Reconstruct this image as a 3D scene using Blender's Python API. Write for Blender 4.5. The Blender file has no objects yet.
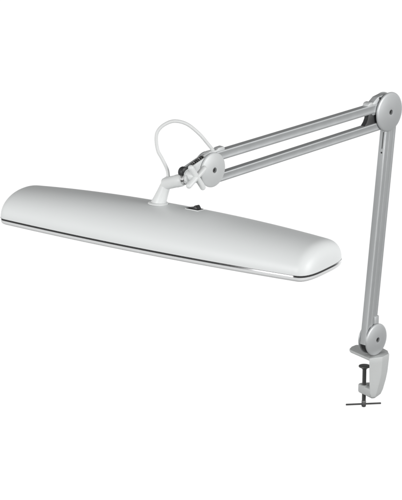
import bpy, bmesh, math
from mathutils import Vector, Matrix

sc = bpy.context.scene
C = sc.collection
R = math.radians

# ------------------------------------------------------------------ camera
PITCH = R(17)
cam_d = bpy.data.cameras.new("camera")
cam = bpy.data.objects.new("camera", cam_d)
C.objects.link(cam)
DIST = 4.0
cam.location = (0, -DIST*math.cos(PITCH), DIST*math.sin(PITCH))
cam.rotation_euler = (math.pi/2 - PITCH, 0, 0)
cam_d.sensor_fit = 'VERTICAL'
cam_d.sensor_height = 24
cam_d.lens = 24*(DIST/0.00165)/500
cam_d.clip_start = 0.1
cam_d.clip_end = 100
sc.camera = cam

# ------------------------------------------------------------------ studio environment (white sweep in front, dim ceiling)
W = bpy.data.worlds.new("World"); sc.world = W; W.use_nodes = True
nt = W.node_tree; nt.nodes.clear()
def N(t, **k):
    n = nt.nodes.new(t)
    for a, b in k.items(): setattr(n, a, b)
    return n
def L(a, b): nt.links.new(a, b)
out = N('ShaderNodeOutputWorld'); bg = N('ShaderNodeBackground')
tc = N('ShaderNodeTexCoord'); sep = N('ShaderNodeSeparateXYZ')
L(tc.outputs['Generated'], sep.inputs[0])
def mr(src, a, b, c, d):
    m = N('ShaderNodeMapRange', interpolation_type='SMOOTHSTEP')
    for i, v in zip((1, 2, 3, 4), (a, b, c, d)): m.inputs[i].default_value = v
    L(src, m.inputs[0]); return m.outputs[0]
def mth(op, a, b):
    m = N('ShaderNodeMath', operation=op)
    for i, s in enumerate((a, b)):
        if isinstance(s, (int, float)): m.inputs[i].default_value = s
        else: L(s, m.inputs[i])
    return m.outputs[0]
WALL, CEIL, FLOOR_BACK, ROOM = 1.06, 0.26, 0.06, 0.92
fwd = mr(sep.outputs['Y'], 0.45, 0.75, 0.0, 1.0)          # 1 towards the white sweep
low = mr(sep.outputs['Z'], -0.04, 0.16, 1.0, 0.0)           # 0 towards the ceiling
sweep = mth('MULTIPLY', fwd, low)
backfloor = mr(sep.outputs['Z'], -0.22, 0.06, FLOOR_BACK, ROOM)  # low zone made dark so the chrome strip reflects black
ceil_mix = mr(sep.outputs['Z'], 0.26, 0.62, 0.0, 1.0)
rest = mth('ADD', mth('MULTIPLY', backfloor, mth('SUBTRACT', 1.0, ceil_mix)), mth('MULTIPLY', ceil_mix, CEIL))
rest = mth('MULTIPLY', rest, mth('SUBTRACT', 1.0, mth('MULTIPLY', fwd, 0.85)))   # dark zone added above the white sweep to darken tube tops and ridge
val = mth('ADD', mth('MULTIPLY', rest, mth('SUBTRACT', 1.0, sweep)), mth('MULTIPLY', sweep, WALL))
L(val, bg.inputs['Strength']); bg.inputs['Color'].default_value = (1, 1, 1, 1)
L(bg.outputs[0], out.inputs[0])

sc.view_settings.view_transform = 'Standard'
sc.view_settings.look = 'None'
sc.view_settings.exposure = 0
sc.view_settings.gamma = 1

def softbox(name, loc, size, power, target=(0, 0, 0.1), col=(1, 1, 1)):
    d = bpy.data.lights.new(name, 'AREA'); d.shape = 'RECTANGLE'
    d.size, d.size_y = size; d.energy = power; d.color = col
    o = bpy.data.objects.new(name, d); C.objects.link(o)
    o.location = loc
    o.rotation_euler = (Vector(target)-Vector(loc)).to_track_quat('-Z', 'Y').to_euler()
    return o
softbox('key_softbox', (-2.6, -3.2, 0.9), (2.2, 1.6), 86)
softbox('strip_softbox', (-2.31, -1.92, -0.86), (0.30, 0.5), 0.8)  # lamp added out of view for the white reflection in the chrome strip
softbox('fill_softbox', (3.0, -1.5, 0.55), (1.8, 1.3), 60)  # lamp added out of view to brighten right-facing discs and tubes

# ------------------------------------------------------------------ materials
def mat(name, col, rough=0.4, metal=0.0, coat=0.0, bump=0.0, bscale=900, var=0.03, spec=0.5):
    m = bpy.data.materials.new(name); m.use_nodes = True
    t = m.node_tree; p = t.nodes['Principled BSDF']
    p.inputs['Roughness'].default_value = rough; p.inputs['Metallic'].default_value = metal
    p.inputs['Coat Weight'].default_value = coat; p.inputs['Coat Roughness'].default_value = 0.15
    p.inputs['Specular IOR Level'].default_value = spec
    co = t.nodes.new('ShaderNodeTexCoord')
    nz = t.nodes.new('ShaderNodeTexNoise'); nz.inputs['Scale'].default_value = 14; nz.inputs['Detail'].default_value = 5
    t.links.new(co.outputs['Object'], nz.inputs['Vector'])
    mx = t.nodes.new('ShaderNodeMix'); mx.data_type = 'RGBA'
    mx.inputs[6].default_value = (*[c*(1-var) for c in col], 1); mx.inputs[7].default_value = (*[min(1, c*(1+var)) for c in col], 1)
    t.links.new(nz.outputs['Fac'], mx.inputs[0]); t.links.new(mx.outputs[2], p.inputs['Base Color'])
    rr = t.nodes.new('ShaderNodeMapRange'); rr.inputs[3].default_value = rough-0.04; rr.inputs[4].default_value = rough+0.05
    n3 = t.nodes.new('ShaderNodeTexNoise'); n3.inputs['Scale'].default_value = 55; n3.inputs['Detail'].default_value = 6
    t.links.new(co.outputs['Object'], n3.inputs['Vector']); t.links.new(n3.outputs['Fac'], rr.inputs[0]); t.links.new(rr.outputs[0], p.inputs['Roughness'])
    if bump:
        n2 = t.nodes.new('ShaderNodeTexNoise'); n2.inputs['Scale'].default_value = bscale; n2.inputs['Detail'].default_value = 2
        t.links.new(co.outputs['Object'], n2.inputs['Vector'])
        b = t.nodes.new('ShaderNodeBump'); b.inputs['Strength'].default_value = bump; b.inputs['Distance'].default_value = 0.0005
        t.links.new(n2.outputs['Fac'], b.inputs['Height']); t.links.new(b.outputs[0], p.inputs['Normal'])
    return m
M = dict(
    shell=mat('white_lacquered_shell', (0.81, 0.83, 0.828), 0.42, bump=0.05, var=0.01),
    rim=mat('white_rim_plastic', (0.80, 0.81, 0.81), 0.25, coat=0.5, var=0.01),
    chrome=mat('chrome', (0.82, 0.82, 0.83), 0.10, 1.0, var=0.0),
    white=mat('white_plastic', (0.74, 0.755, 0.75), 0.4, var=0.015),
    cable=mat('white_cable_rubber', (0.74, 0.75, 0.745), 0.5, var=0.02),
    black=mat('black_plastic', (0.012, 0.012, 0.013), 0.35),
    silver=mat('silver_anodised_tube', (0.66, 0.68, 0.685), 0.32, 0.58, bump=0.08, bscale=1500, var=0.02),
    grey=mat('silver_grey_paint', (0.53, 0.545, 0.55), 0.38, 0.3, bump=0.15, bscale=1400, var=0.02),
    pale=mat('pale_grey_paint', (0.62, 0.635, 0.635), 0.42, 0.1, bump=0.12, bscale=1400, var=0.02),
    clamp=mat('clamp_grey_cast_paint', (0.60, 0.615, 0.61), 0.5, 0.1, bump=0.3, bscale=900, var=0.03),
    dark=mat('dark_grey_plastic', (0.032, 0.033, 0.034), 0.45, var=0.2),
    steel=mat('dark_burnished_steel', (0.15, 0.15, 0.148), 0.34, 0.8, var=0.12),
    bright=mat('bright_steel', (0.7, 0.7, 0.7), 0.2, 1.0),
)

# ------------------------------------------------------------------ frame of the arms (all joints turn in this vertical plane)
E0 = Vector((0.3238, 0.22, 0.1802))                 # centre of the elbow's front disc
AY = R(47)
EX = Vector((math.cos(AY), math.sin(AY), 0)); EN = Vector((math.sin(AY), -math.cos(AY), 0)); EZ = Vector((0, 0, 1))
def AP(s, t, k=0.0):                                # millimetres in the arm plane, k towards the front
    return E0 + EX*(s/1000) + EZ*(t/1000) + EN*(k/1000)

# ------------------------------------------------------------------ mesh helpers
WORLD = {}
def part(name, bm, m, parent, sharp=32, extra=None, label=None):
    bmesh.ops.remove_doubles(bm, verts=bm.verts, dist=1e-7)
    bmesh.ops.recalc_face_normals(bm, faces=bm.faces)
    cs = [v.co for v in bm.verts]
    c = Vector([(min(p[i] for p in cs)+max(p[i] for p in cs))/2 for i in range(3)])
    for v in bm.verts: v.co -= c
    me = bpy.data.meshes.new(name); bm.to_mesh(me); bm.free()
    me.materials.append(M[m])
    me.shade_smooth(); me.set_sharp_from_angle(angle=R(sharp))
    o = bpy.data.objects.new(name, me); C.objects.link(o)
    o.parent = parent; o.location = c - WORLD[parent.name]; WORLD[o.name] = c
    if label: o['label'] = label
    return o

def rings(bm, rs, cap0=True, cap1=True):
    vs = [[bm.verts.new(p) for p in r] for r in rs]
    n = len(vs[0])
    for a, b in zip(vs, vs[1:]):
        for i in range(n):
            try: bm.faces.new((a[i], a[(i+1) % n], b[(i+1) % n], b[i]))
            except ValueError: pass
    if cap0: bm.faces.new(vs[0][::-1])
    if cap1: bm.faces.new(vs[-1])

def frame_of(d):
    d = d.normalized(); u = Vector((0, 0, 1)) if abs(d.z) < 0.9 else Vector((1, 0, 0))
    a = d.cross(u).normalized(); return a, d.cross(a).normalized(), d

def lathe(bm, o, d, prof, n=64, cap0=True, cap1=True):     # prof: (radius, height along d) in metres
    a, b, d = frame_of(d)
    rs = []
    for r, h in prof:
        r = max(r, 1e-5)
        rs.append([o + d*h + (a*math.cos(2*math.pi*i/n) + b*math.sin(2*math.pi*i/n))*r for i in range(n)])
    rings(bm, rs, cap0, cap1)

def catmull(pts, k=10):
    P = [Vector(p) for p in pts]; P = [2*P[0]-P[1]] + P + [2*P[-1]-P[-2]]
    o = []
    for i in range(1, len(P)-2):
        for j in range(k):
            t = j/k; a, b, c, d = P[i-1:i+3]
            o.append(0.5*((2*b)+(c-a)*t+(2*a-5*b+4*c-d)*t*t+(-a+3*b-3*c+d)*t**3))
    o.append(P[-2]); return o

def tube(bm, pts, r, n=20, k=10):
    path = catmull(pts, k) if k > 1 else [Vector(p) for p in pts]
    a, b, _ = frame_of(path[1]-path[0]); rs = []
    for i, p in enumerate(path):
        d = (path[min(i+1, len(path)-1)]-path[max(i-1, 0)]).normalized()
        a = (a - d*a.dot(d)).normalized(); b = d.cross(a)
        rr = r(i/(len(path)-1)) if callable(r) else r
        rs.append([p+(a*math.cos(2*math.pi*q/n)+b*math.sin(2*math.pi*q/n))*rr for q in range(n)])
    rings(bm, rs)

def prism(bm, pts0, pts1, bevel=0.0, seg=3):               # extruded polygon between two point loops, edges bevelled
    t = bmesh.new(); rings(t, [pts0, pts1])
    bmesh.ops.recalc_face_normals(t, faces=t.faces)
    if bevel:
        ed = [e for e in t.edges if len(e.link_faces) == 2 and e.calc_face_angle(0) > R(20)]
        bmesh.ops.bevel(t, geom=ed, offset=bevel, segments=seg, profile=0.5, affect='EDGES', clamp_overlap=True)
    me = bpy.data.meshes.new('tmp'); t.to_mesh(me); t.free(); bm.from_mesh(me); bpy.data.meshes.remove(me)

def plate(bm, poly, k0, k1, bevel=0.0008):                 # polygon (s,t) in the arm plane, between offsets k0..k1
    prism(bm, [AP(s, t, k0) for s, t in poly], [AP(s, t, k1) for s, t in poly], bevel, 2)

def bar(bm, p0, p1, w, k0, k1, bevel=0.0012):              # straight rectangular tube in the arm plane, w high
    d = Vector((p1[0]-p0[0], p1[1]-p0[1])).normalized(); q = Vector((-d.y, d.x))*w/2
    plate(bm, [(p0[0]+q.x, p0[1]+q.y), (p0[0]-q.x, p0[1]-q.y), (p1[0]-q.x, p1[1]-q.y), (p1[0]+q.x, p1[1]+q.y)], k0, k1, bevel)

def arc(cx, cy, r, a0, a1, n=16):
    return [(cx+r*math.cos(R(a0+(a1-a0)*i/n)), cy+r*math.sin(R(a0+(a1-a0)*i/n))) for i in range(n+1)]

# ------------------------------------------------------------------ the lamp
root = bpy.data.objects.new('desk_lamp', None); C.objects.link(root)
root.location = (0.30, 0.215, -0.336); WORLD['desk_lamp'] = Vector(root.location)
root.empty_display_size = 0.05
root['label'] = 'white task lamp with long domed shade on silver jointed double arms and grey screw clamp'
root['category'] = 'desk lamp'

# ---- lamp shade: a loft of elliptical sections along a long, slightly bowed outline
HC = Vector((-0.0550, -0.140, 0.0648)); HP = 0.5825
HA = Vector((math.cos(HP), -math.sin(HP), 0)); HB = Vector((math.sin(HP), math.cos(HP), 0))
HALF = 0.2968; RC = 0.0251
def outline_b(x): return 0.0735 - 0.0125*(x/HALF)**2
def ridge_h(x): return 0.0500 - 0.0122*abs(x/HALF)**2.2
def cend(x):
    t = (abs(x)-(HALF-RC))/RC
    return 1.0 if t <= 0 else max(0.0, 1-t**3.16)**(1/3.27)
xs = [-(HALF-RC)*(1-i/40) for i in range(41)]
xs = xs + [-x for x in xs[:-1][::-1]]
tail = [HALF-RC+RC*math.sin(math.pi/2*i/26) for i in range(1, 27)]; tail[-1] = HALF
xs = [-x for x in tail[::-1]] + xs + tail
def HPt(x, y, z): return HC + HA*x + HB*y + EZ*z
NS = 72
bm = bmesh.new(); rs = []
for x in xs:
    c = cend(x); b = outline_b(x)*c; h = ridge_h(x)*(c**1.3)
    row = []
    for i in range(NS+1):
        th = math.pi*i/NS
        ct, st_ = math.cos(th), math.sin(th)
        p = 2/2.15
        row.append(HPt(x, -b*math.copysign(abs(ct)**p, ct), h*abs(st_)**p))
    rs.append(row)
vs = [[bm.verts.new(p) for p in r] for r in rs]
for a, b_ in zip(vs, vs[1:]):
    for i in range(NS): bm.faces.new((a[i], a[i+1], b_[i+1], b_[i]))
shade = part('lamp_shade', bm, 'shell', root, sharp=60)

# plan outline (closed) shared by strip, rim and diffuser
plan = [(x, -outline_b(x)*cend(x)) for x in xs] + [(x, outline_b(x)*cend(x)) for x in xs[::-1]][1:-1]
def offs(pl, d):
    n = len(pl); o = []
    for i, (x, y) in enumerate(pl):
        x0, y0 = pl[i-1]; x1, y1 = pl[(i+1) % n]
        tx, ty = x1-x0, y1-y0; l = math.hypot(tx, ty) or 1
        o.append((x - ty/l*d, y + tx/l*d))
    return o
def ring_at(d, z): return [HPt(x, y, z) for x, y in offs(plan, d)]
bm = bmesh.new()
rings(bm, [ring_at(0.0012, 0.0), ring_at(-0.0004, -0.0004), ring_at(-0.0004, -0.0029), ring_at(0.0012, -0.0033)], False, False)
part('chrome_strip', bm, 'chrome', shade, sharp=25)
bm = bmesh.new()
RZ = 0.0105
prof = [(0.0010, -0.0031), (0.0, -0.0037)]
for i in range(0, 11):
    a = R(90*i/10); prof.append((0.0055*(1-math.cos(a)), -0.0055-(RZ-0.0055)*math.sin(a)))
prof += [(0.010, -RZ), (0.0105, -RZ+0.001), (0.0105, -0.004)]
rings(bm, [ring_at(d, z) for d, z in prof], False, False)
part('rim', bm, 'rim', shade, sharp=40)
bm = bmesh.new()
rings(bm, [ring_at(0.0100, -RZ+0.0025), ring_at(0.0100, -RZ+0.0015)])
part('diffuser', bm, 'white', shade)

# rocker switch on the ridge
def HS(x, y): # surface point of shade
    b = outline_b(x); h = ridge_h(x); q = (max(0, 1-abs(y/b)**2.15))**(1/2.15)
    return HPt(x, y, h*q)
SX, SY = 0.044, 0.0150
s0 = HS(SX, SY); sx = (HS(SX+.01, SY)-HS(SX-.01, SY)).normalized(); sy = (HS(SX, SY+.004)-HS(SX, SY-.004)).normalized(); sn = sx.cross(sy).normalized()
if sn.z < 0: sn = -sn
def SP(a, b, c): return s0 + sx*a + sy*b + sn*c
def box_s(bm, a0, a1, b0, b1, c0, c1, bev):
    prism(bm, [SP(a, b, c0) for a, b in ((a0, b0), (a1, b0), (a1, b1), (a0, b1))], [SP(a, b, c1) for a, b in ((a0, b0), (a1, b0), (a1, b1), (a0, b1))], bev)
bm = bmesh.new(); box_s(bm, -.0115, .0115, -.0085, .0085, -.003, .0013, .0006)
part('switch_bezel', bm, 'black', shade)
bm = bmesh.new(); box_s(bm, -.0122, .0122, -.0094, .0094, -.003, .0006, .0005)  # white surround added for the pale highlight along the bezel's lower edge
part('switch_highlight_frame', bm, 'white', shade)
bm = bmesh.new()
pr = [(-.0085, .001), (-.0085, .0022), (-.0015, .0030), (.0035, .0070), (.0050, .0068), (.0085, .0022), (.0085, .001)]
prism(bm, [SP(a, -.0058, c) for a, c in pr], [SP(a, .0058, c) for a, c in pr], .0005)
part('rocker_switch', bm, 'black', shade)

# ---- neck: flared foot on the shade, leaning stem, swivel sleeve
foot = HS(-0.0215, 0.009) ; top = Vector((-0.0545, -0.1245, 0.1500))
bm = bmesh.new()
tilt = (HS(-.012, .009)-HS(-.031, .009)).cross(HS(-.0215, .010)-HS(-.0215, .0)).normalized()
if tilt.z < 0: tilt = -tilt
lathe(bm, foot, tilt, [(.0165, -.006), (.0165, -.0005), (.0160, .0010), (.0145, .0020), (.0130, .0030)], 56)
stem = [(foot+tilt*.002, .0130), (foot.lerp(top, .12), .0122), (foot.lerp(top, .3), .0112), (foot.lerp(top, .6), .0098), (foot.lerp(top, .9), .0088), (top+Vector((.0015, 0, .003)), .0080), (top+Vector((.002, 0, .0065)), .0070), (top+Vector((.0022, 0, .0078)), .0050)]
rs = []
for p, r_ in stem:
    rs.append([p+Vector((math.cos(2*math.pi*i/40), 0, 0))*r_+Vector((0, math.sin(2*math.pi*i/40), 0))*r_ for i in range(40)])
rings(bm, rs)
k0 = Vector((-0.0560, -0.1245, 0.1480)); k1 = Vector((-0.0265, -0.1455, 0.1605)); kd = (k1-k0); kl = kd.length
lathe(bm, k0, kd, [(.0090, -.002), (.0098, .004), (.0098, kl*.55), (.0102, kl*.6), (.0102, kl-.006), (.0093, kl-.0025), (.0070, kl-.0005), (.0035, kl+.0006), (0, kl+.0008)], 48)
neck = part('lamp_neck', bm, 'white', root, sharp=50)
bm = bmesh.new(); lathe(bm, foot, tilt, [(.0172, -.008), (.0172, -.0009), (.0166, -.0002)], 48)  # dark ring standing in for the crescent of shadow under the flange
part('foot_shadow_ring', bm, 'dark', neck)
bm = bmesh.new()
cp = Vector((-0.0519, -0.124, 0.1560))
lathe(bm, cp, EZ, [(.0050, -.004), (.0050, .0010), (.0042, .0030), (.0030, .0040)], 32)
part('cable_gland', bm, 'white', neck)

# ---- joints: pairs of domed discs
def disc(s, t, r, k, face, m, parent, bolt=True):
    bm = bmesh.new(); r = r/1000; o = AP(s, t, k); d = EN*face
    pr = [(r-.0015, -.0030), (r-.0003, -.0026), (r, -.0016), (r-.0001, -.0009), (r-.0008, -.0002), (r-.0025, .0004)]
    for i in range(1, 12):
        q = 1-i/12; rr = .0050+(r-.0025-.0050)*q
        pr.append((rr, .0004+.0026*(1-q*q)))
    pr += [(.0046, .0028), (.0044, .0016), (.0043, -.0008), (.0, -.0008)]
    lathe(bm, o, d, pr, 96)
    p = part('hinge_disc', bm, m, parent, sharp=40)
    if bolt:
        bm = bmesh.new()
        lathe(bm, o, d, [(.0038, -.0012), (.0038, -.0004), (.0034, .0003), (.0020, .0005), (.0018, -.0004), (0, -.0004)], 24)
        part('pivot_bolt', bm, 'steel', parent)
    return p
def teardrop(c0, r0, c1, r1):
    d = math.hypot(c1[0]-c0[0], c1[1]-c0[1]); an = math.degrees(math.atan2(c1[1]-c0[1], c1[0]-c0[0]))
    be = math.degrees(math.acos((r0-r1)/d))
    return arc(c0[0], c0[1], r0, an+be, an+360-be, 36) + arc(c1[0], c1[1], r1, an-be, an+be, 14)

LJ = (-445.7, -15.0); BJ = (-21.9, -407.3); PV = (-500.0, -13.0)

def empty(name, p):
    o = bpy.data.objects.new(name, None); C.objects.link(o); o.parent = root
    o.location = p - WORLD['desk_lamp']; WORLD[o.name] = Vector(p); o.empty_display_size = .02
    return o

# elbow
elbow = empty('elbow_joint', AP(0, 0, -10))
disc(0, 0, 34.5, 0, 1, 'grey', elbow); disc(0, 0, 32.0, -20, -1, 'grey', elbow, False)
bm = bmesh.new()
plate(bm, [(-66, -20), (-60, -15.5), (-54.5, -10), (-51, -4), (-49.5, 5), (-14, 8), (-14, -18)], -15.2, -6)
part('inner_core', bm, 'dark', elbow)
bm = bmesh.new()
plate(bm, [(-50, 8), (-46, 19), (-38, 24), (-28, 30), (-14, 32), (6, 29), (8, 0), (-40, 0)], -16.2, -4.6, .0012)
part('arm_bracket', bm, 'grey', elbow)
bm = bmesh.new(); lathe(bm, AP(-22.5, 27.5, -4.6), EN, [(.0022, -.001), (.0022, .0006), (.0014, .0009)], 20)
part('screw', bm, 'dark', elbow)
bm = bmesh.new(); plate(bm, [(-55, 17), (-53, 22.5), (-49, 24.5), (-43, 24.5), (-40, 22), (-40, 16)], -17.0, -3.6, .0018)
part('clip', bm, 'pale', elbow)

# lamp-side joint
head_joint = empty('head_joint', AP(*LJ, -10))
disc(*LJ, 28.2, 0, 1, 'pale', head_joint); disc(*LJ, 27.4, -20, -1, 'grey', head_joint, False)
for ka, kb, m in ((-3.2, -5.4, 'pale'), (-15.0, -17.2, 'grey')):
    bm = bmesh.new(); plate(bm, teardrop(LJ, 26.5, PV, 9.5), ka, kb, .0006); part('side_plate', bm, m, head_joint)
bm = bmesh.new()
plate(bm, teardrop(LJ, 22.0, (PV[0]+14, PV[1]+2), 7.0), -14.8, -5.6, .001)
part('inner_core', bm, 'dark', head_joint)
bm = bmesh.new()
hel = []
for i in range(0, 120):
    f = i/119; an = f*2*math.pi*9
    hel.append(AP(-486+36*f + 0, -1+11*f+3.2*math.cos(an), -10.2+3.2*math.sin(an)))
tube(bm, hel, .0008, 6, 1)
part('spring', bm, 'steel', head_joint)
bm = bmesh.new()
plate(bm, [(-462, 8), (-456, 12), (-448, 14.5), (-432, 14.5), (-428, 17), (-416, 17.5), (-413, 15), (-413, 8)], -15, -5, .0015)
part('clip', bm, 'pale', head_joint)
# pivot barrel that carries the neck
bm = bmesh.new()
lathe(bm, AP(-504, -8.5, -5.8), -EN, [(0, 0), (.0055, .0002), (.0078, .0012), (.0084, .0026), (.0084, .0075), (.0074, .0095), (.0040, .0102), (0, .0103)], 40)
part('pivot_barrel', bm, 'dark', head_joint)
bm = bmesh.new()
rd = (AP(*PV, -10)-k1).normalized()
lathe(bm, k1+kd.normalized()*.0002, kd, [(.0060, -.002), (.0088, -.001), (.0088, .0012), (.0078, .0016), (.0078, .0032), (.0086, .0036), (.0086, .0052), (.0050, .006)], 40)
part('washer', bm, 'bright', head_joint)
bm = bmesh.new()
lathe(bm, k1+kd.normalized()*.005, kd, [(.0068, 0), (.0070, .001), (.0070, .005), (.005, .006)], 32)
part('pivot_block', bm, 'white', head_joint)

# cross-shaped tightening knob
knob = None
bm = bmesh.new()
lathe(bm, AP(*PV, -3.0), EN, [(.0085, 0), (.0085, .008), (.0078, .0100), (.0060, .0155), (.0052, .018)], 40)
def rod(bm, a, b, r, k):
    A_, B_ = AP(*a, k), AP(*b, k); d = B_-A_; l = d.length
    pr = [(r*math.sin(R(90*i/6)), r-r*math.cos(R(90*i/6))) for i in range(7)]
    pr = pr + [(q, l-h) for q, h in pr[::-1]]
    lathe(bm, A_, d, pr, 28)
rod(bm, (-516.5, 8.5), (-484.0, -36.0), .0047, 15)
rod(bm, (-480.0, 0.0), (-522.5, -25.5), .0047, 15)
knob = part('cross_knob', bm, 'white', root, sharp=45)

# base joint
base_joint = empty('base_joint', AP(*BJ, -10))
disc(*BJ, 28.8, 0, 1, 'grey', base_joint); disc(*BJ, 28.0, -20, -1, 'grey', base_joint, False)
bm = bmesh.new(); plate(bm, arc(BJ[0], BJ[1]-2, 25.5, 150, 390, 30), -15.5, -4.8, .001)
part('hinge_block', bm, 'dark', base_joint)
bm = bmesh.new(); plate(bm, [(-24, -366), (-11.2, -366), (-11.2, -392), (-24, -398)], -16.4, -4.4, .001)
part('stop_bracket', bm, 'grey', base_joint)

# ---- arms: paired rectangular tubes
def arm_tube(p0, p1, w, k0, k1, g=0.9):                            # extruded profile: rounded corners, a shallow channel along the faces
    d = Vector((p1[0]-p0[0], p1[1]-p0[1])).normalized(); q = Vector((-d.y, d.x)); h = w/2; dp = (k1-k0); kc = (k0+k1)/2; e = dp/2
    r = 1.5
    sec = []
    for cx, cy, a0 in ((h-r, e-r, 0), (-h+r, e-r, 90), (-h+r, -e+r, 180), (h-r, -e+r, 270)):
        sec += [(cx+r*math.cos(R(a0+a)), cy+r*math.sin(R(a0+a))) for a in (0, 22, 45, 68, 90)]
        if a0 == 0: sec += [(h*.56, e), (h*.46, e-g), (-h*.46, e-g), (-h*.56, e)]
        if a0 == 180: sec += [(-h*.56, -e), (-h*.46, -e+g), (h*.46, -e+g), (h*.56, -e)]
    bm = bmesh.new()
    rings(bm, [[AP(p[0]+q.x*a, p[1]+q.y*a, kc+b) for a, b in sec] for p in (p0, p1)])
    return part('arm_tube', bm, 'silver', root, sharp=24)
arm_tube((-452, 3.2), (-8, 11.8), 15.8, -15.8, -3.6, .15)
arm_tube((-452, -33.2), (-8, -21.2), 14.6, -15.8, -3.6, .15)
c1 = arm_tube((4.3, -20), (-40.8, -413), 15.8, -16.8, -3.4)
c2 = arm_tube((20.3, -14), (-24.6, -392), 14.6, -16.2, -5.2)
# slot and rivet hole in the left face of the column tube
d = Vector((4.3+40.8, -20+413)).normalized()
def colpt(h, k, off):                     # h mm below the elbow along the column's left face
    s = 4.3+d.x*(-(h-20)); t = -20-(h-20)*d.y
    return AP(s-8.5+0.42, t, k)
bm = bmesh.new()
sv = [colpt(h, k, 0) for h, k in ((36, -7.6), (64, -7.6), (66, -8.4), (64, -9.2), (36, -9.2))]
prism(bm, [p+EX*.0006 for p in sv], [p-EX*.00012 for p in sv])
part('adjusting_slot', bm, 'dark', c1)
bm = bmesh.new(); lathe(bm, colpt(72, -8.6, 0)+EX*.0004, -EX, [(.0016, 0), (.0016, .0007), (.0008, .0009)], 16)
part('rivet', bm, 'dark', c1)

# ---- cable
cab = [(-0.0519, -0.124, 0.1560), (-0.0519, -0.1225, 0.1600), (-0.0538, -0.1209, 0.1709), (-0.0616, -0.1194, 0.1877), (-0.0679, -0.1178, 0.1995), (-0.0706, -0.1163, 0.2165),
       (-0.0686, -0.1148, 0.2300), (-0.0590, -0.1132, 0.2404), (-0.0425, -0.1117, 0.2466), (-0.0225, -0.1102, 0.2415), (-0.0032, -0.1086, 0.2255), (0.0111, -0.1010, 0.2065), (0.0190, -0.0940, 0.1945), (0.0235, -0.0885, 0.1850)]
bm = bmesh.new(); tube(bm, cab, .0027, 20, 10)
part('power_cable', bm, 'cable', root, sharp=60)

# ---- table clamp
ZT = -0.2572
def V(x, y, z): return Vector((x/1000, y/1000, z))
bm = bmesh.new()
top_poly = [(265, 233.6), (263.5, 242), (268, 254), (276, 263), (312, 266), (331, 232), (331.8, 215.4), (318.6, 197.6), (295.9, 189.3)]
prism(bm, [V(x, y, ZT-.0048) for x, y in top_poly], [V(x, y, ZT) for x, y in top_poly], .0012)
lv = [(ZT+.0004, (295.3, 188.2), (319.1, 196.6), (332.8, 214.8), (324, 229), (297, 203)),
      (ZT-.010, (295.5, 188.5), (318.9, 196.8), (332.3, 214.6), (324, 229), (297, 203)),
      (-0.290, (296.2, 188.9), (317.6, 196.6), (330.2, 214.2), (322, 229), (298, 204)),
      (-0.3050, (296.6, 189.1), (314.6, 195.8), (327.4, 213.6), (320, 229), (298, 204)),
      (-0.3230, (297.4, 189.6), (310.2, 194.4), (322.6, 212.4), (316, 228), (298, 204)),
      (-0.3310, (300.0, 191.5), (308.2, 194.6), (319.0, 212.0), (313, 226), (291, 206)),
      (-0.3345, (302.0, 195.5), (307.0, 197.2), (315.0, 212.0), (311, 222), (294, 207))]
t = bmesh.new(); rings(t, [[V(*p, r[0]) for p in r[1:]] for r in lv]); bmesh.ops.recalc_face_normals(t, faces=t.faces)
ed = [e for e in t.edges if len(e.link_faces) == 2 and e.calc_face_angle(0) > R(24)]
bmesh.ops.bevel(t, geom=ed, offset=.0013, segments=3, profile=.5, affect='EDGES', clamp_overlap=True)
me = bpy.data.meshes.new('tmp'); t.to_mesh(me); t.free(); bm.from_mesh(me)
jaw = [(297.8, 192), (286.5, 208), (279.5, 218.5), (279.0, 224), (284, 228.5), (300, 231), (312, 221), (312, 205)]
prism(bm, [V(x, y, -0.3315) for x, y in jaw], [V(x, y, -0.3160) for x, y in jaw], .0025)
lathe(bm, V(289, 212.8, -.3170), EZ, [(.0068, 0), (.0068, .0018), (.0060, .0026)], 32)
clamp = part('clamp_body', bm, 'clamp', root, sharp=35)
AX = V(289, 212.8, 0)
bm = bmesh.new(); pr = [(.0028, -.3535), (.0036, -.3530)]
z = -.3525
while z < -.2860:
    pr += [(.0037, z), (.0032, z+.0007)]; z += .0014
pr += [(.0032, -.2855), (.0032, -.2810)]
lathe(bm, AX, EZ, pr, 28)
scr = part('clamp_screw', bm, 'steel', root)
bm = bmesh.new(); lathe(bm, AX, EZ, [(.0045, -.2850), (.0060, -.2828), (.0104, -.2806), (.0106, -.2796), (.0102, -.2788), (.0085, -.2784)], 48)
part('pressure_pad', bm, 'steel', scr)
bm = bmesh.new(); lathe(bm, AX, EZ, [(.0030, -.3560), (.0040, -.3550), (.0040, -.3455), (.0036, -.3445)], 28)
part('screw_collar', bm, 'steel', scr)
bm = bmesh.new()
h0, h1 = Vector((.2568, .2088, -.3508)), Vector((.3200, .2168, -.3510))
d = h1-h0; lathe(bm, h0, d, [(.0008, 0), (.0016, .0006), (.0016, d.length-.0006), (.0008, d.length)], 20)
part('handle_bar', bm, 'steel', scr)
